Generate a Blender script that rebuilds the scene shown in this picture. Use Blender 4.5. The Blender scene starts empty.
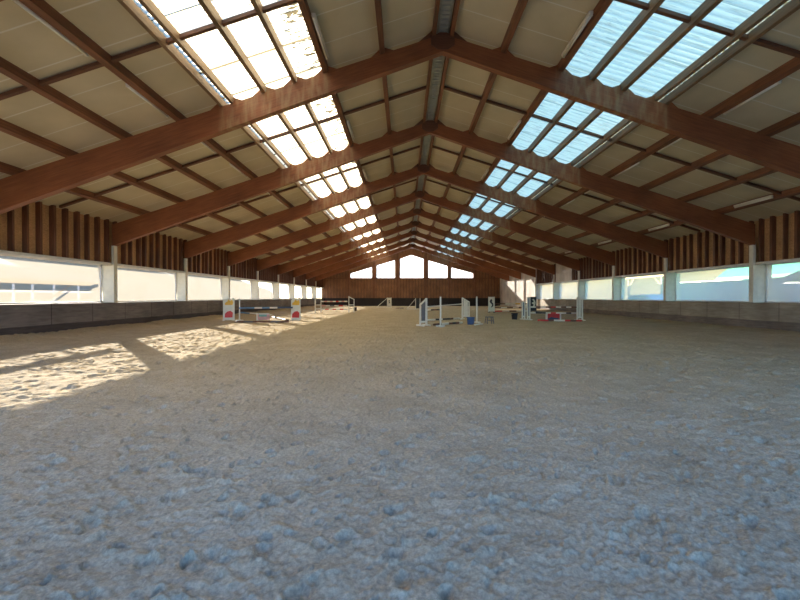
import bpy, bmesh, math, random
import numpy as np
from mathutils import Vector, Matrix
C = bpy.context.scene.collection
SC = bpy.context.scene
PI = math.pi

# ------------------------------------------------------------------ camera, world, sun, exposure
EYE = 1.35
cd = bpy.data.cameras.new('camera'); cam = bpy.data.objects.new('camera', cd); C.objects.link(cam)
cam.location = (0, 0, EYE); cam.rotation_euler = (PI/2 - 0.0078, 0, 0.0105)
cd.sensor_width = 36; cd.lens = 18.0; cd.clip_start = 0.05; cd.clip_end = 600
SC.camera = cam

SUN_AZ = math.atan2(-0.66, 0.75)          # to the far left
SUN_EL = math.radians(12.2)
w = bpy.data.worlds.new('sky'); SC.world = w; w.use_nodes = True
nt = w.node_tree; nt.nodes.clear()
sky = nt.nodes.new('ShaderNodeTexSky'); sky.sky_type = 'NISHITA'; sky.sun_disc = False
sky.sun_elevation = SUN_EL; sky.sun_rotation = SUN_AZ
sky.air_density = 1.0; sky.dust_density = 0.6; sky.ozone_density = 3.0
bg = nt.nodes.new('ShaderNodeBackground'); bg.inputs['Strength'].default_value = 0.50
out = nt.nodes.new('ShaderNodeOutputWorld')
tint = nt.nodes.new('ShaderNodeMix'); tint.data_type = 'RGBA'; tint.blend_type = 'MULTIPLY'; tint.inputs[0].default_value = 1; tint.inputs['B'].default_value = (.77, .95, 1.34, 1)
nt.links.new(sky.outputs[0], tint.inputs['A']); nt.links.new(tint.outputs['Result'], bg.inputs[0]); nt.links.new(bg.outputs[0], out.inputs[0])

sd = bpy.data.lights.new('sun', 'SUN'); sd.energy = 20.0; sd.angle = math.radians(0.53); sd.color = (1.0, 0.93, 0.83)
sun = bpy.data.objects.new('sun', sd); C.objects.link(sun)
to_sun = Vector((math.sin(SUN_AZ)*math.cos(SUN_EL), math.cos(SUN_AZ)*math.cos(SUN_EL), math.sin(SUN_EL)))
sun.rotation_euler = to_sun.to_track_quat('Z', 'Y').to_euler(); sun.location = (-30, 40, 30)

SC.view_settings.view_transform = 'Standard'; SC.view_settings.look = 'None'
SC.view_settings.gamma = 1; SC.view_settings.use_curve_mapping = False
SC.view_settings.exposure = 0.75
cy = SC.cycles
cy.max_bounces = 12; cy.diffuse_bounces = 8; cy.glossy_bounces = 3; cy.transmission_bounces = 8
cy.transparent_max_bounces = 16; cy.sample_clamp_indirect = 12; cy.use_denoising = True

# ------------------------------------------------------------------ plan of the hall (metres)
BAY = 5.4; Y0 = 0.155; NB = 11
YK = lambda k: Y0 + k*BAY
XR0 = 1.05                                 # ridge line
XL, XR = -12.02, 14.20                     # inner wall faces
SL = 0.320                                 # roof slope
ZTOP = EYE + 7.155                          # top of the beams at the ridge
PD = 0.20                                  # purlin depth
ZC = ZTOP + PD                             # ceiling underside at the ridge
KICK = 1.12
ZW = EYE + 1.336                           # window head
YN, YF = 1.7, YK(11)
def zroof(x, base=ZTOP): return base - SL*abs(x - XR0)

# ------------------------------------------------------------------ materials
def new_mat(name):
    m = bpy.data.materials.new(name); m.use_nodes = True
    n = m.node_tree.nodes; b = n['Principled BSDF']
    return m, n, m.node_tree.links, b
def plain(name, col, rough=0.6, metal=0.0, var=0.12, scale=6.0, bump=0.0):
    m, n, l, b = new_mat(name)
    tc = n.new('ShaderNodeTexCoord'); nz = n.new('ShaderNodeTexNoise'); nz.inputs['Scale'].default_value = scale
    nz.inputs['Detail'].default_value = 6
    l.new(tc.outputs['Object'], nz.inputs['Vector'])
    cr = n.new('ShaderNodeValToRGB')
    cr.color_ramp.elements[0].position = 0.3; cr.color_ramp.elements[1].position = 0.7
    cr.color_ramp.elements[0].color = (*[c*(1-var) for c in col], 1); cr.color_ramp.elements[1].color = (*[min(1, c*(1+var)) for c in col], 1)
    l.new(nz.outputs['Fac'], cr.inputs['Fac']); l.new(cr.outputs['Color'], b.inputs['Base Color'])
    b.inputs['Roughness'].default_value = rough; b.inputs['Metallic'].default_value = metal
    if bump:
        bp = n.new('ShaderNodeBump'); bp.inputs['Strength'].default_value = bump
        l.new(nz.outputs['Fac'], bp.inputs['Height']); l.new(bp.outputs[0], b.inputs['Normal'])
    return m
def wood(name, c1, c2, scale=(1, 1, 1), rot=(0, 0, 0), rough=0.55, stain_glow=None, stain_glow_col=(.50, .36, .17), knots=0.0):
    m, n, l, b = new_mat(name)
    tc = n.new('ShaderNodeTexCoord'); mp = n.new('ShaderNodeMapping')
    mp0 = n.new('ShaderNodeMapping'); mp0.inputs['Rotation'].default_value = rot
    mp.inputs['Scale'].default_value = scale
    l.new(tc.outputs['Object'], mp0.inputs['Vector']); l.new(mp0.outputs[0], mp.inputs['Vector'])
    nz = n.new('ShaderNodeTexNoise'); nz.inputs['Scale'].default_value = 3; nz.inputs['Detail'].default_value = 8; nz.inputs['Distortion'].default_value = 0.6
    l.new(mp.outputs[0], nz.inputs['Vector'])
    cr = n.new('ShaderNodeValToRGB'); cr.color_ramp.elements[0].position = 0.28; cr.color_ramp.elements[1].position = 0.72
    cr.color_ramp.elements[0].color = (*c1, 1); cr.color_ramp.elements[1].color = (*c2, 1)
    l.new(nz.outputs['Fac'], cr.inputs['Fac'])
    col = cr.outputs['Color']
    n2 = n.new('ShaderNodeTexNoise'); n2.inputs['Scale'].default_value = 0.8; n2.inputs['Detail'].default_value = 4
    l.new(tc.outputs['Object'], n2.inputs['Vector'])
    mx = n.new('ShaderNodeMix'); mx.data_type = 'RGBA'; mx.blend_type = 'MULTIPLY'
    mr = n.new('ShaderNodeMapRange'); mr.inputs[1].default_value = 0.3; mr.inputs[2].default_value = 0.7; mr.inputs[3].default_value = 0.72; mr.inputs[4].default_value = 1.15
    l.new(n2.outputs['Fac'], mr.inputs[0]); mx.inputs[0].default_value = 1.0
    l.new(col, mx.inputs['A']); l.new(mr.outputs[0], mx.inputs['B'])
    col = mx.outputs['Result']
    if stain_glow:                                # stains plus rooflight glow, both tinted into the beam below
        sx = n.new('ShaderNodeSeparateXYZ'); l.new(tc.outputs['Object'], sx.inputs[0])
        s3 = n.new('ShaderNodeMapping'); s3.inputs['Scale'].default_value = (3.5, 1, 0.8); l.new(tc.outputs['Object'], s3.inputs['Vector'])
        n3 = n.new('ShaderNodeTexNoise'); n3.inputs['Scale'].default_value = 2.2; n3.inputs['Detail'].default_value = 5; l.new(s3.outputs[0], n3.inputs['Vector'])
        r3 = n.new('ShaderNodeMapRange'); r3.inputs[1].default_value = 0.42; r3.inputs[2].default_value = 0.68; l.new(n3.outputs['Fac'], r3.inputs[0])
        a = n.new('ShaderNodeMath'); a.operation = 'SUBTRACT'; l.new(sx.outputs['X'], a.inputs[0]); a.inputs[1].default_value = stain_glow[0]
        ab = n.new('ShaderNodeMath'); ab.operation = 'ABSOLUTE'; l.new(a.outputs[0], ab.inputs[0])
        rr = n.new('ShaderNodeMapRange'); rr.inputs[1].default_value = stain_glow[1]; rr.inputs[2].default_value = stain_glow[1]+0.12; rr.inputs[3].default_value = 0.42; rr.inputs[4].default_value = 0.0
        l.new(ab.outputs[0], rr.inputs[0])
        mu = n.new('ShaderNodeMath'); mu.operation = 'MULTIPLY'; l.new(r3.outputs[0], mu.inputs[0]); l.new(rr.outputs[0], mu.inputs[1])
        m2 = n.new('ShaderNodeMix'); m2.data_type = 'RGBA'; l.new(mu.outputs[0], m2.inputs[0]); l.new(col, m2.inputs['A']); m2.inputs['B'].default_value = (*stain_glow_col, 1)
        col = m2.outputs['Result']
    l.new(col, b.inputs['Base Color']); b.inputs['Roughness'].default_value = rough
    bp = n.new('ShaderNodeBump'); bp.inputs['Strength'].default_value = 0.15; bp.inputs['Distance'].default_value = 0.02
    l.new(nz.outputs['Fac'], bp.inputs['Height']); l.new(bp.outputs[0], b.inputs['Normal'])
    return m
TH = math.atan(SL)
M = {}
M['beam_l'] = wood('glulam_left', (.23, .075, .026), (.37, .135, .048), (0.5, 6, 9), (0, TH, 0), stain_glow=(XR0-4.6, 1.45))
M['beam_r'] = wood('glulam_right', (.23, .075, .026), (.37, .135, .048), (0.5, 6, 9), (0, -TH, 0), stain_glow=(XR0+4.6, 1.45))
M['purlin'] = wood('purlin_wood', (.17, .065, .028), (.30, .125, .055), (8, 0.4, 8))
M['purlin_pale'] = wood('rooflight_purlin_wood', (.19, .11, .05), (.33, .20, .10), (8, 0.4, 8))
M['batten'] = wood('batten_wood', (.12, .045, .022), (.20, .085, .04), (0.6, 8, 8))
M['board'] = wood('wall_boards', (.46, .26, .11), (.70, .44, .22), (1.5, 5, 9))
M['stud'] = wood('wall_studs', (.11, .04, .02), (.22, .085, .04), (6, 6, 0.7))
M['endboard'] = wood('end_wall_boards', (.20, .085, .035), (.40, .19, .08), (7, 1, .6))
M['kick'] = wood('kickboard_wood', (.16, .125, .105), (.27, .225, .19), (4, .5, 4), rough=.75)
M['kick_lit'] = wood('lit_kickboard_wood', (.30, .26, .20), (.45, .40, .32), (4, .5, 4), rough=.75)  # same kickboard wood, the right side's stronger light painted in as a paler tone
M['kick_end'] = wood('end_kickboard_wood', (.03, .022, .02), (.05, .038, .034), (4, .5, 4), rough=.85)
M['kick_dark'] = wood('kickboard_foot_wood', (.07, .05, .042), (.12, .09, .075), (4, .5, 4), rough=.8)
M['whitepaint'] = plain('white_paint', (.78, .76, .70), .45, var=.06)
M['palepaint'] = plain('pale_column_paint', (.80, .76, .62), .5, var=.06)
M['glow_wall'] = wood('boarding_sun_glow', (.62, .54, .47), (.78, .72, .66), (.6, 8, .5), rough=.6)  # wall boards paled to hold the sun glow of the far right wall
M['concrete'] = plain('concrete', (.4, .38, .34), .85, var=.15)
M['steel'] = plain('galvanised_steel', (.45, .47, .44), .45, metal=.6, var=.15)
M['tube'] = plain('lamp_glass', (.92, .88, .76), .25, var=.02)
M['lampbody'] = plain('lamp_housing', (.82, .78, .66), .5, var=.05)
M['black'] = plain('black_paint', (.025, .025, .028), .5)
M['blackrub'] = plain('black_rubber', (.018, .018, .02), .6)
M['white'] = plain('jump_white_paint', (.78, .74, .62), .4, var=.05)
M['cream'] = plain('jump_cream_paint', (.75, .72, .60), .45, var=.05)
M['red'] = plain('jump_red_paint', (.60, .035, .03), .4)
M['yellow'] = plain('jump_yellow_paint', (.80, .45, .03), .4)
M['blue'] = plain('jump_blue_paint', (.10, .22, .38), .4)
M['navy'] = plain('jump_navy_paint', (.03, .06, .12), .4)
M['bucketblue'] = plain('blue_plastic', (.06, .10, .20), .4)
M['pink'] = plain('jump_pink_paint', (.70, .35, .30), .45)
M['greenp'] = plain('jump_green_paint', (.20, .42, .32), .45)
M['brown'] = plain('jump_brown_paint', (.14, .06, .035), .5)
M['greywood'] = plain('grey_weathered_wood', (.16, .15, .15), .7)
M['teal'] = plain('teal_roof_sheet', (.16, .60, .40), .5, var=.06)
M['render'] = plain('white_render', (.66, .66, .68), .8, var=.06)
M['shed'] = plain('grey_shed_cladding', (.58, .53, .42), .7, var=.1)
M['ochre'] = plain('ochre_boarding', (.80, .60, .32), .7, var=.1)
M['cargreen'] = plain('pale_blue_car_paint', (.55, .66, .85), .3, var=.02)
M['carglass'] = plain('car_glass', (.10, .13, .18), .1)
M['meadow'] = plain('dry_meadow', (.21, .17, .08), .95, var=.25, scale=.12)
M['gravel'] = plain('yard_gravel', (.34, .31, .25), .95, var=.15, scale=.6)
M['roofout'] = plain('roof_sheet_outside', (.20, .12, .09), .8)
# ceiling panels: pale insulation boards with faint joints down the slope
def ceiling_mat():
    m, n, l, b = new_mat('insulation_panels')
    tc = n.new('ShaderNodeTexCoord'); sx = n.new('ShaderNodeSeparateXYZ'); l.new(tc.outputs['Object'], sx.inputs[0])
    a = n.new('ShaderNodeMath'); a.operation = 'ADD'; l.new(sx.outputs['Y'], a.inputs[0]); a.inputs[1].default_value = 20.0-0.6
    mo = n.new('ShaderNodeMath'); mo.operation = 'MODULO'; l.new(a.outputs[0], mo.inputs[0]); mo.inputs[1].default_value = 1.0
    s = n.new('ShaderNodeMath'); s.operation = 'SUBTRACT'; l.new(mo.outputs[0], s.inputs[0]); s.inputs[1].default_value = .5
    ab = n.new('ShaderNodeMath'); ab.operation = 'ABSOLUTE'; l.new(s.outputs[0], ab.inputs[0])
    r = n.new('ShaderNodeMapRange'); r.inputs[1].default_value = .010; r.inputs[2].default_value = .022; r.inputs[3].default_value = 1; r.inputs[4].default_value = 0
    l.new(ab.outputs[0], r.inputs[0])
    nz = n.new('ShaderNodeTexNoise'); nz.inputs['Scale'].default_value = .9; nz.inputs['Detail'].default_value = 5; l.new(tc.outputs['Object'], nz.inputs['Vector'])
    cr = n.new('ShaderNodeValToRGB'); cr.color_ramp.elements[0].position = .3; cr.color_ramp.elements[1].position = .7
    cr.color_ramp.elements[0].color = (.57, .50, .32, 1); cr.color_ramp.elements[1].color = (.68, .60, .41, 1)
    l.new(nz.outputs['Fac'], cr.inputs['Fac'])
    mx = n.new('ShaderNodeMix'); mx.data_type = 'RGBA'; l.new(r.outputs[0], mx.inputs[0]); l.new(cr.outputs[0], mx.inputs['A']); mx.inputs['B'].default_value = (.75, .72, .62, 1)
    l.new(mx.outputs['Result'], b.inputs['Base Color']); b.inputs['Roughness'].default_value = .7
    return m
M['ceiling'] = ceiling_mat()
def sheet_mat(name, tint, transp, trans, tcol=(1, .99, .96), dirt=(.55, .42, .22), dirt_amt=0.5, sc=(1.2, 14, 1.2), laps=None):
    """plastic sheet that scatters daylight: transparent + translucent + diffuse, with dirt streaks"""
    m, n, l, b = new_mat(name); o = n['Material Output']; n.remove(b)
    tc = n.new('ShaderNodeTexCoord'); mp = n.new('ShaderNodeMapping'); mp.inputs['Scale'].default_value = sc
    l.new(tc.outputs['Object'], mp.inputs['Vector'])
    nz = n.new('ShaderNodeTexNoise'); nz.inputs['Scale'].default_value = 1.4; nz.inputs['Detail'].default_value = 7; l.new(mp.outputs[0], nz.inputs['Vector'])
    r = n.new('ShaderNodeMapRange'); r.inputs[1].default_value = .52; r.inputs[2].default_value = .72; r.inputs[3].default_value = 0; r.inputs[4].default_value = dirt_amt
    l.new(nz.outputs['Fac'], r.inputs[0])
    mx = n.new('ShaderNodeMix'); mx.data_type = 'RGBA'; l.new(r.outputs[0], mx.inputs[0]); mx.inputs['A'].default_value = (*tint, 1); mx.inputs['B'].default_value = (*dirt, 1)
    colour = mx.outputs['Result']
    if laps:                                  # overlaps between sheets, and grime marks on the upper pane
        sx = n.new('ShaderNodeSeparateXYZ'); l.new(tc.outputs['Object'], sx.inputs[0])
        def mth(op, a_, b_=None):
            q_ = n.new('ShaderNodeMath'); q_.operation = op
            for i_, v_ in enumerate((a_, b_)):
                if v_ is None: continue
                if isinstance(v_, (int, float)): q_.inputs[i_].default_value = v_
                else: l.new(v_, q_.inputs[i_])
            return q_.outputs[0]
        lap = mth('LESS_THAN', mth('MODULO', mth('ADD', sx.outputs['Y'], 20.0), .62), .045)
        dist = mth('ABSOLUTE', mth('SUBTRACT', sx.outputs['X'], laps[0]))
        mp2 = n.new('ShaderNodeMapping'); mp2.inputs['Scale'].default_value = (3, 16, 1); l.new(tc.outputs['Object'], mp2.inputs['Vector'])
        n4 = n.new('ShaderNodeTexNoise'); n4.inputs['Scale'].default_value = 1.5; n4.inputs['Detail'].default_value = 5; l.new(mp2.outputs[0], n4.inputs['Vector'])
        mask = n.new('ShaderNodeMapRange'); mask.inputs[1].default_value = 0; mask.inputs[2].default_value = 1.3; mask.inputs[3].default_value = .47; mask.inputs[4].default_value = .68; l.new(dist, mask.inputs[0])
        gr = mth('GREATER_THAN', n4.outputs['Fac'], mask.outputs[0])
        amt = mth('MAXIMUM', mth('MULTIPLY', lap, laps[1]), mth('MULTIPLY', gr, laps[2]))
        m3 = n.new('ShaderNodeMix'); m3.data_type = 'RGBA'; l.new(amt, m3.inputs[0]); l.new(colour, m3.inputs['A']); m3.inputs['B'].default_value = (.05, .036, .015, 1)
        colour = m3.outputs['Result']
    tl = n.new('ShaderNodeBsdfTranslucent'); df = n.new('ShaderNodeBsdfDiffuse'); tp = n.new('ShaderNodeBsdfTransparent')
    l.new(colour, tl.inputs[0]); l.new(colour, df.inputs[0])
    tp.inputs[0].default_value = (*tcol, 1)
    a = n.new('ShaderNodeMixShader'); a.inputs[0].default_value = trans; l.new(df.outputs[0], a.inputs[1]); l.new(tl.outputs[0], a.inputs[2])
    c = n.new('ShaderNodeMixShader'); c.inputs[0].default_value = transp; l.new(a.outputs[0], c.inputs[1]); l.new(tp.outputs[0], c.inputs[2])
    l.new(c.outputs[0], o.inputs['Surface'])
    return m
M['roofsheet_l'] = sheet_mat('translucent_corrugated_sheet', (.98, .83, .50), 0.0, .84, dirt=(.38, .26, .12), dirt_amt=.42, laps=(XR0-3.1, .92, .97))
M['roofsheet_r'] = sheet_mat('translucent_corrugated_sheet_right', (1, .87, .45), 0.0, .92, dirt=(.38, .26, .12), dirt_amt=.42, laps=(XR0+3.1, .3, .12))
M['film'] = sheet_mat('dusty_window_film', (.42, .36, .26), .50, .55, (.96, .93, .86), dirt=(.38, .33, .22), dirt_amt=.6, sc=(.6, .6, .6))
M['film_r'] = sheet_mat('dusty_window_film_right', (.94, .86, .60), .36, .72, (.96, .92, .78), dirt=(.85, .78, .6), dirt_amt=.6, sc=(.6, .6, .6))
M['gablefilm'] = sheet_mat('clear_gable_sheet', (.92, .92, .9), .20, .75, dirt_amt=.2)
def sand_mat():
    m, n, l, b = new_mat('riding_sand')
    tc = n.new('ShaderNodeTexCoord')
    nz = n.new('ShaderNodeTexNoise'); nz.inputs['Scale'].default_value = 1.1; nz.inputs['Detail'].default_value = 8; nz.inputs['Roughness'].default_value = .65; l.new(tc.outputs['Object'], nz.inputs['Vector'])
    n2 = n.new('ShaderNodeTexNoise'); n2.inputs['Scale'].default_value = 42; n2.inputs['Detail'].default_value = 8; n2.inputs['Roughness'].default_value = .8; l.new(tc.outputs['Object'], n2.inputs['Vector'])
    cr = n.new('ShaderNodeValToRGB'); cr.color_ramp.elements[0].position = .3; cr.color_ramp.elements[1].position = .7
    cr.color_ramp.elements[0].color = (.44, .34, .205, 1); cr.color_ramp.elements[1].color = (.58, .46, .29, 1)
    l.new(nz.outputs['Fac'], cr.inputs['Fac'])
    r = n.new('ShaderNodeMapRange'); r.inputs[1].default_value = .3; r.inputs[2].default_value = .7; r.inputs[3].default_value = .50; r.inputs[4].default_value = 1.42
    l.new(n2.outputs['Fac'], r.inputs[0])
    mx = n.new('ShaderNodeMix'); mx.data_type = 'RGBA'; mx.blend_type = 'MULTIPLY'; mx.inputs[0].default_value = 1
    l.new(cr.outputs[0], mx.inputs['A']); l.new(r.outputs[0], mx.inputs['B'])
    l.new(mx.outputs['Result'], b.inputs['Base Color']); b.inputs['Roughness'].default_value = .95
    b.inputs['Specular IOR Level'].default_value = .15
    bp = n.new('ShaderNodeBump'); bp.inputs['Strength'].default_value = 1.0; bp.inputs['Distance'].default_value = .016
    l.new(n2.outputs['Fac'], bp.inputs['Height']); l.new(bp.outputs[0], b.inputs['Normal'])
    return m
M['sand'] = sand_mat()

# ------------------------------------------------------------------ mesh helpers
class MB:
    def __init__(s): s.v = []; s.f = []; s.m = []
    def add(s, vs, fs, mi=0):
        b = len(s.v); s.v += [tuple(v) for v in vs]; s.f += [tuple(b+i for i in f) for f in fs]; s.m += [mi]*len(fs)
    def box(s, x0, x1, y0, y1, z0, z1, mi=0):
        s.add([(x0,y0,z0),(x1,y0,z0),(x1,y1,z0),(x0,y1,z0),(x0,y0,z1),(x1,y0,z1),(x1,y1,z1),(x0,y1,z1)],
              [(0,3,2,1),(4,5,6,7),(0,1,5,4),(1,2,6,5),(2,3,7,6),(3,0,4,7)], mi)
    def bar(s, p, q, w, h, mi=0, up=(0, 0, 1)):
        p, q = Vector(p), Vector(q); d = (q-p).normalized(); up = Vector(up)
        if abs(d.dot(up)) > .98: up = Vector((1, 0, 0))
        r = d.cross(up).normalized(); u = r.cross(d)
        vs = [e + r*a*w/2 + u*b*h/2 for e in (p, q) for a, b in ((-1,-1),(1,-1),(1,1),(-1,1))]
        s.add(vs, [(0,1,2,3),(7,6,5,4),(0,4,5,1),(1,5,6,2),(2,6,7,3),(3,7,4,0)], mi)
    def prism(s, pts, axis, a, b, mi=0):
        """polygon pts in the plane normal to axis, extruded a..b ; axis y -> pts (x,z), x -> (y,z), z -> (x,y)"""
        def P(p, t): return {'y': (p[0], t, p[1]), 'x': (t, p[0], p[1]), 'z': (p[0], p[1], t)}[axis]
        n = len(pts); vs = [P(p, a) for p in pts] + [P(p, b) for p in pts]
        s.add(vs, [tuple(range(n)), tuple(range(2*n-1, n-1, -1))] + [(i, n+i, n+(i+1) % n, (i+1) % n) for i in range(n)], mi)
    def tube(s, p, q, r0, r1=None, n=12, mi=0, cap=True):
        p, q = Vector(p), Vector(q); r1 = r0 if r1 is None else r1
        d = (q-p).normalized(); up = Vector((0, 0, 1)) if abs(d.z) < .9 else Vector((1, 0, 0))
        a = d.cross(up).normalized(); b = a.cross(d)
        vs = [p + (a*math.cos(t)+b*math.sin(t))*r0 for t in [2*PI*i/n for i in range(n)]] + [q + (a*math.cos(t)+b*math.sin(t))*r1 for t in [2*PI*i/n for i in range(n)]]
        fs = [(i, (i+1) % n, n+(i+1) % n, n+i) for i in range(n)]
        if cap: fs += [tuple(range(n-1, -1, -1)), tuple(range(n, 2*n))]
        s.add(vs, fs, mi)
    def mesh(s, name, mats, smooth=False):
        me = bpy.data.meshes.new(name); me.from_pydata(s.v, [], s.f)
        for m in (mats if isinstance(mats, (list, tuple)) else [mats]): me.materials.append(m)
        me.polygons.foreach_set('material_index', s.m)
        me.update()
        bm = bmesh.new(); bm.from_mesh(me); bmesh.ops.recalc_face_normals(bm, faces=bm.faces); bm.to_mesh(me); bm.free()
        if smooth: me.polygons.foreach_set('use_smooth', [True]*len(me.polygons))
        return me
    def build(s, name, mats, parent=None, smooth=False, label=None):
        o = bpy.data.objects.new(name, s.mesh(name, mats, smooth)); C.objects.link(o)
        if parent: o.parent = parent
        if label: o['label'] = label
        return o
def tag(o, label=None, cat=None, group=None, kind=None):
    if label: o['label'] = label
    if cat: o['category'] = cat
    if group: o['group'] = group
    if kind: o['kind'] = kind
    return o
def struct(o): o['kind'] = 'structure'; return o
def empty(name, loc, rz=0, label=None, cat=None, group=None):
    o = bpy.data.objects.new(name, None); C.objects.link(o); o.location = loc; o.rotation_euler = (0, 0, rz)
    return tag(o, label, cat, group)
def kids(o): return [c for c in bpy.data.objects if c.parent == o]
def copy_tree(o, parent=None, children=None):
    c = o.copy(); C.objects.link(c)
    if parent: c.parent = parent
    for ch in kids(o): copy_tree(ch, c)
    return c
ORD = ['first', 'second', 'third', 'fourth', 'fifth', 'sixth', 'seventh', 'eighth', 'ninth', 'tenth', 'eleventh', 'twelfth', 'thirteenth']

# ------------------------------------------------------------------ riding sand: one displaced mesh with hoof prints
rng = np.random.default_rng(7)
def axis_x():
    a = list(np.arange(0, 2.0, .0105)); x = 2.0
    while x < 14.7: a.append(x); x += .0054*x
    a = np.array(a); neg = -a[1:][::-1]
    v = np.concatenate([neg, a]); return v[(v > XL-.55) & (v < XR+.55)]
def axis_y():
    a = list(np.arange(-2.6, .9, .06)); y = .95
    while y < YF+.1: a.append(y); y += .0056*y
    a.append(YF+.1); return np.array(a)
gx, gy = axis_x(), axis_y()
def vnoise(x, y, s, seed):
    r = np.random.default_rng(seed); T = r.random((256, 256))
    X, Y = x*s+1000, y*s+1000; xi, yi = np.floor(X).astype(int), np.floor(Y).astype(int); fx, fy = X-xi, Y-yi
    fx = fx*fx*(3-2*fx); fy = fy*fy*(3-2*fy); g = lambda i, j: T[i % 256, j % 256]
    return (g(xi, yi)*(1-fx)+g(xi+1, yi)*fx)*(1-fy)+(g(xi, yi+1)*(1-fx)+g(xi+1, yi+1)*fx)*fy - .5
XX, YY = np.meshgrid(gx, gy)
cs, sn = math.cos(.6), math.sin(.6)
U, V = XX*cs-YY*sn, XX*sn+YY*cs
W1, W2 = vnoise(XX, YY, 3.1, 21)*.16, vnoise(XX, YY, 3.3, 22)*.16
H = .012*vnoise(U, V, .7, 1) + .014*vnoise(U+W1, V+W2, 2.6, 2) + .024*vnoise(V+W2, U+W1, 6.5, 3)
near = np.clip(1-(YY-2)/12, 0, 1)
R1 = 1-np.abs(2*vnoise(U+W1*.6, V-W2*.6, 13, 4)); R2 = 1-np.abs(2*vnoise(V-W2*.4, U+W1*.4, 27, 5))
H += (.018*(R1-.6) + .012*(R2-.6)*np.clip(1-(YY-1)/9, 0, 1))*(.5+.5*near)
H += (.010*vnoise(V, U, 52, 6) + .007*vnoise(U, V, 95, 7))*np.clip(1-(YY-1)/5, 0, 1)
QN = .55*vnoise(XX, YY, 16, 31) + .35*vnoise(XX, YY, 37, 32)
def craters(n, y0, y1, x0, x1, rmin, rmax, dmin, dmax, pw=2.2):
    for _ in range(n):
        cx, cyy = rng.uniform(x0, x1), rng.uniform(y0, y1); t_ = rng.random()**pw
        r = rmin+(rmax-rmin)*t_; d = rng.uniform(dmin, dmax)
        an = rng.uniform(0, PI*2); el = rng.uniform(.6, 1.1); ca, sa = math.cos(an), math.sin(an)
        i0, i1 = np.searchsorted(gx, (cx-2*r, cx+2*r)); j0, j1 = np.searchsorted(gy, (cyy-2*r, cyy+2*r))
        if i1-i0 < 2 or j1-j0 < 2: continue
        x = XX[j0:j1, i0:i1]-cx; y = YY[j0:j1, i0:i1]-cyy
        a = (x*ca+y*sa)/r; b = (-x*sa+y*ca)/(r*el); q = np.sqrt(a*a+b*b)+QN[j0:j1, i0:i1]
        wn_ = np.clip((2-np.sqrt(a*a+b*b))*2, 0, 1)
        dip = -d*(1+.55*a)/(1+np.exp((q-.8)*8))
        rim = .30*d*np.exp(-((q-1.2)/.3)**2)*(1-.8*a)
        H[j0:j1, i0:i1] += (dip+rim)*wn_
craters(2600, .9, 9, -9, 9, .028, .075, .014, .046, 1.5)
craters(9000, .9, 7, -7, 7, .010, .032, .006, .022)
craters(7000, 7, 20, XL, XR, .05, .10, .015, .05)
craters(9000, 20, 59, XL, XR, .07, .15, .02, .05)
# soft bank of sand thrown against the side walls
for wx, hh in ((XL, .20), (XR, .10)):
    dw = np.abs(XX-wx); H += hh*np.exp(-(dw/.55)**2)*(1+.5*vnoise(XX, YY, .6, 9))
H -= H[(YY > 1) & (YY < 6)].mean()
me = bpy.data.meshes.new('floor'); ny, nx = XX.shape
vs = np.stack([XX, YY, H], -1).reshape(-1, 3).astype(np.float32)
me.vertices.add(len(vs)); me.vertices.foreach_set('co', vs.ravel())
I = np.arange(ny*nx).reshape(ny, nx)
q = np.stack([I[:-1, :-1], I[:-1, 1:], I[1:, 1:], I[1:, :-1]], -1).reshape(-1, 4).astype(np.int32)
me.loops.add(q.size); me.loops.foreach_set('vertex_index', q.ravel())
me.polygons.add(len(q)); me.polygons.foreach_set('loop_start', np.arange(0, q.size, 4, dtype=np.int32))
me.polygons.foreach_set('use_smooth', np.ones(len(q), bool)); me.update(calc_edges=True)
me.materials.append(M['sand'])
fl = bpy.data.objects.new('floor', me); C.objects.link(fl); struct(fl)
def hsand(x, y):
    i = min(max(np.searchsorted(gx, x), 1), len(gx)-1); j = min(max(np.searchsorted(gy, y), 1), len(gy)-1)
    return float(H[j-1:j+1, i-1:i+1].max())

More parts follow.
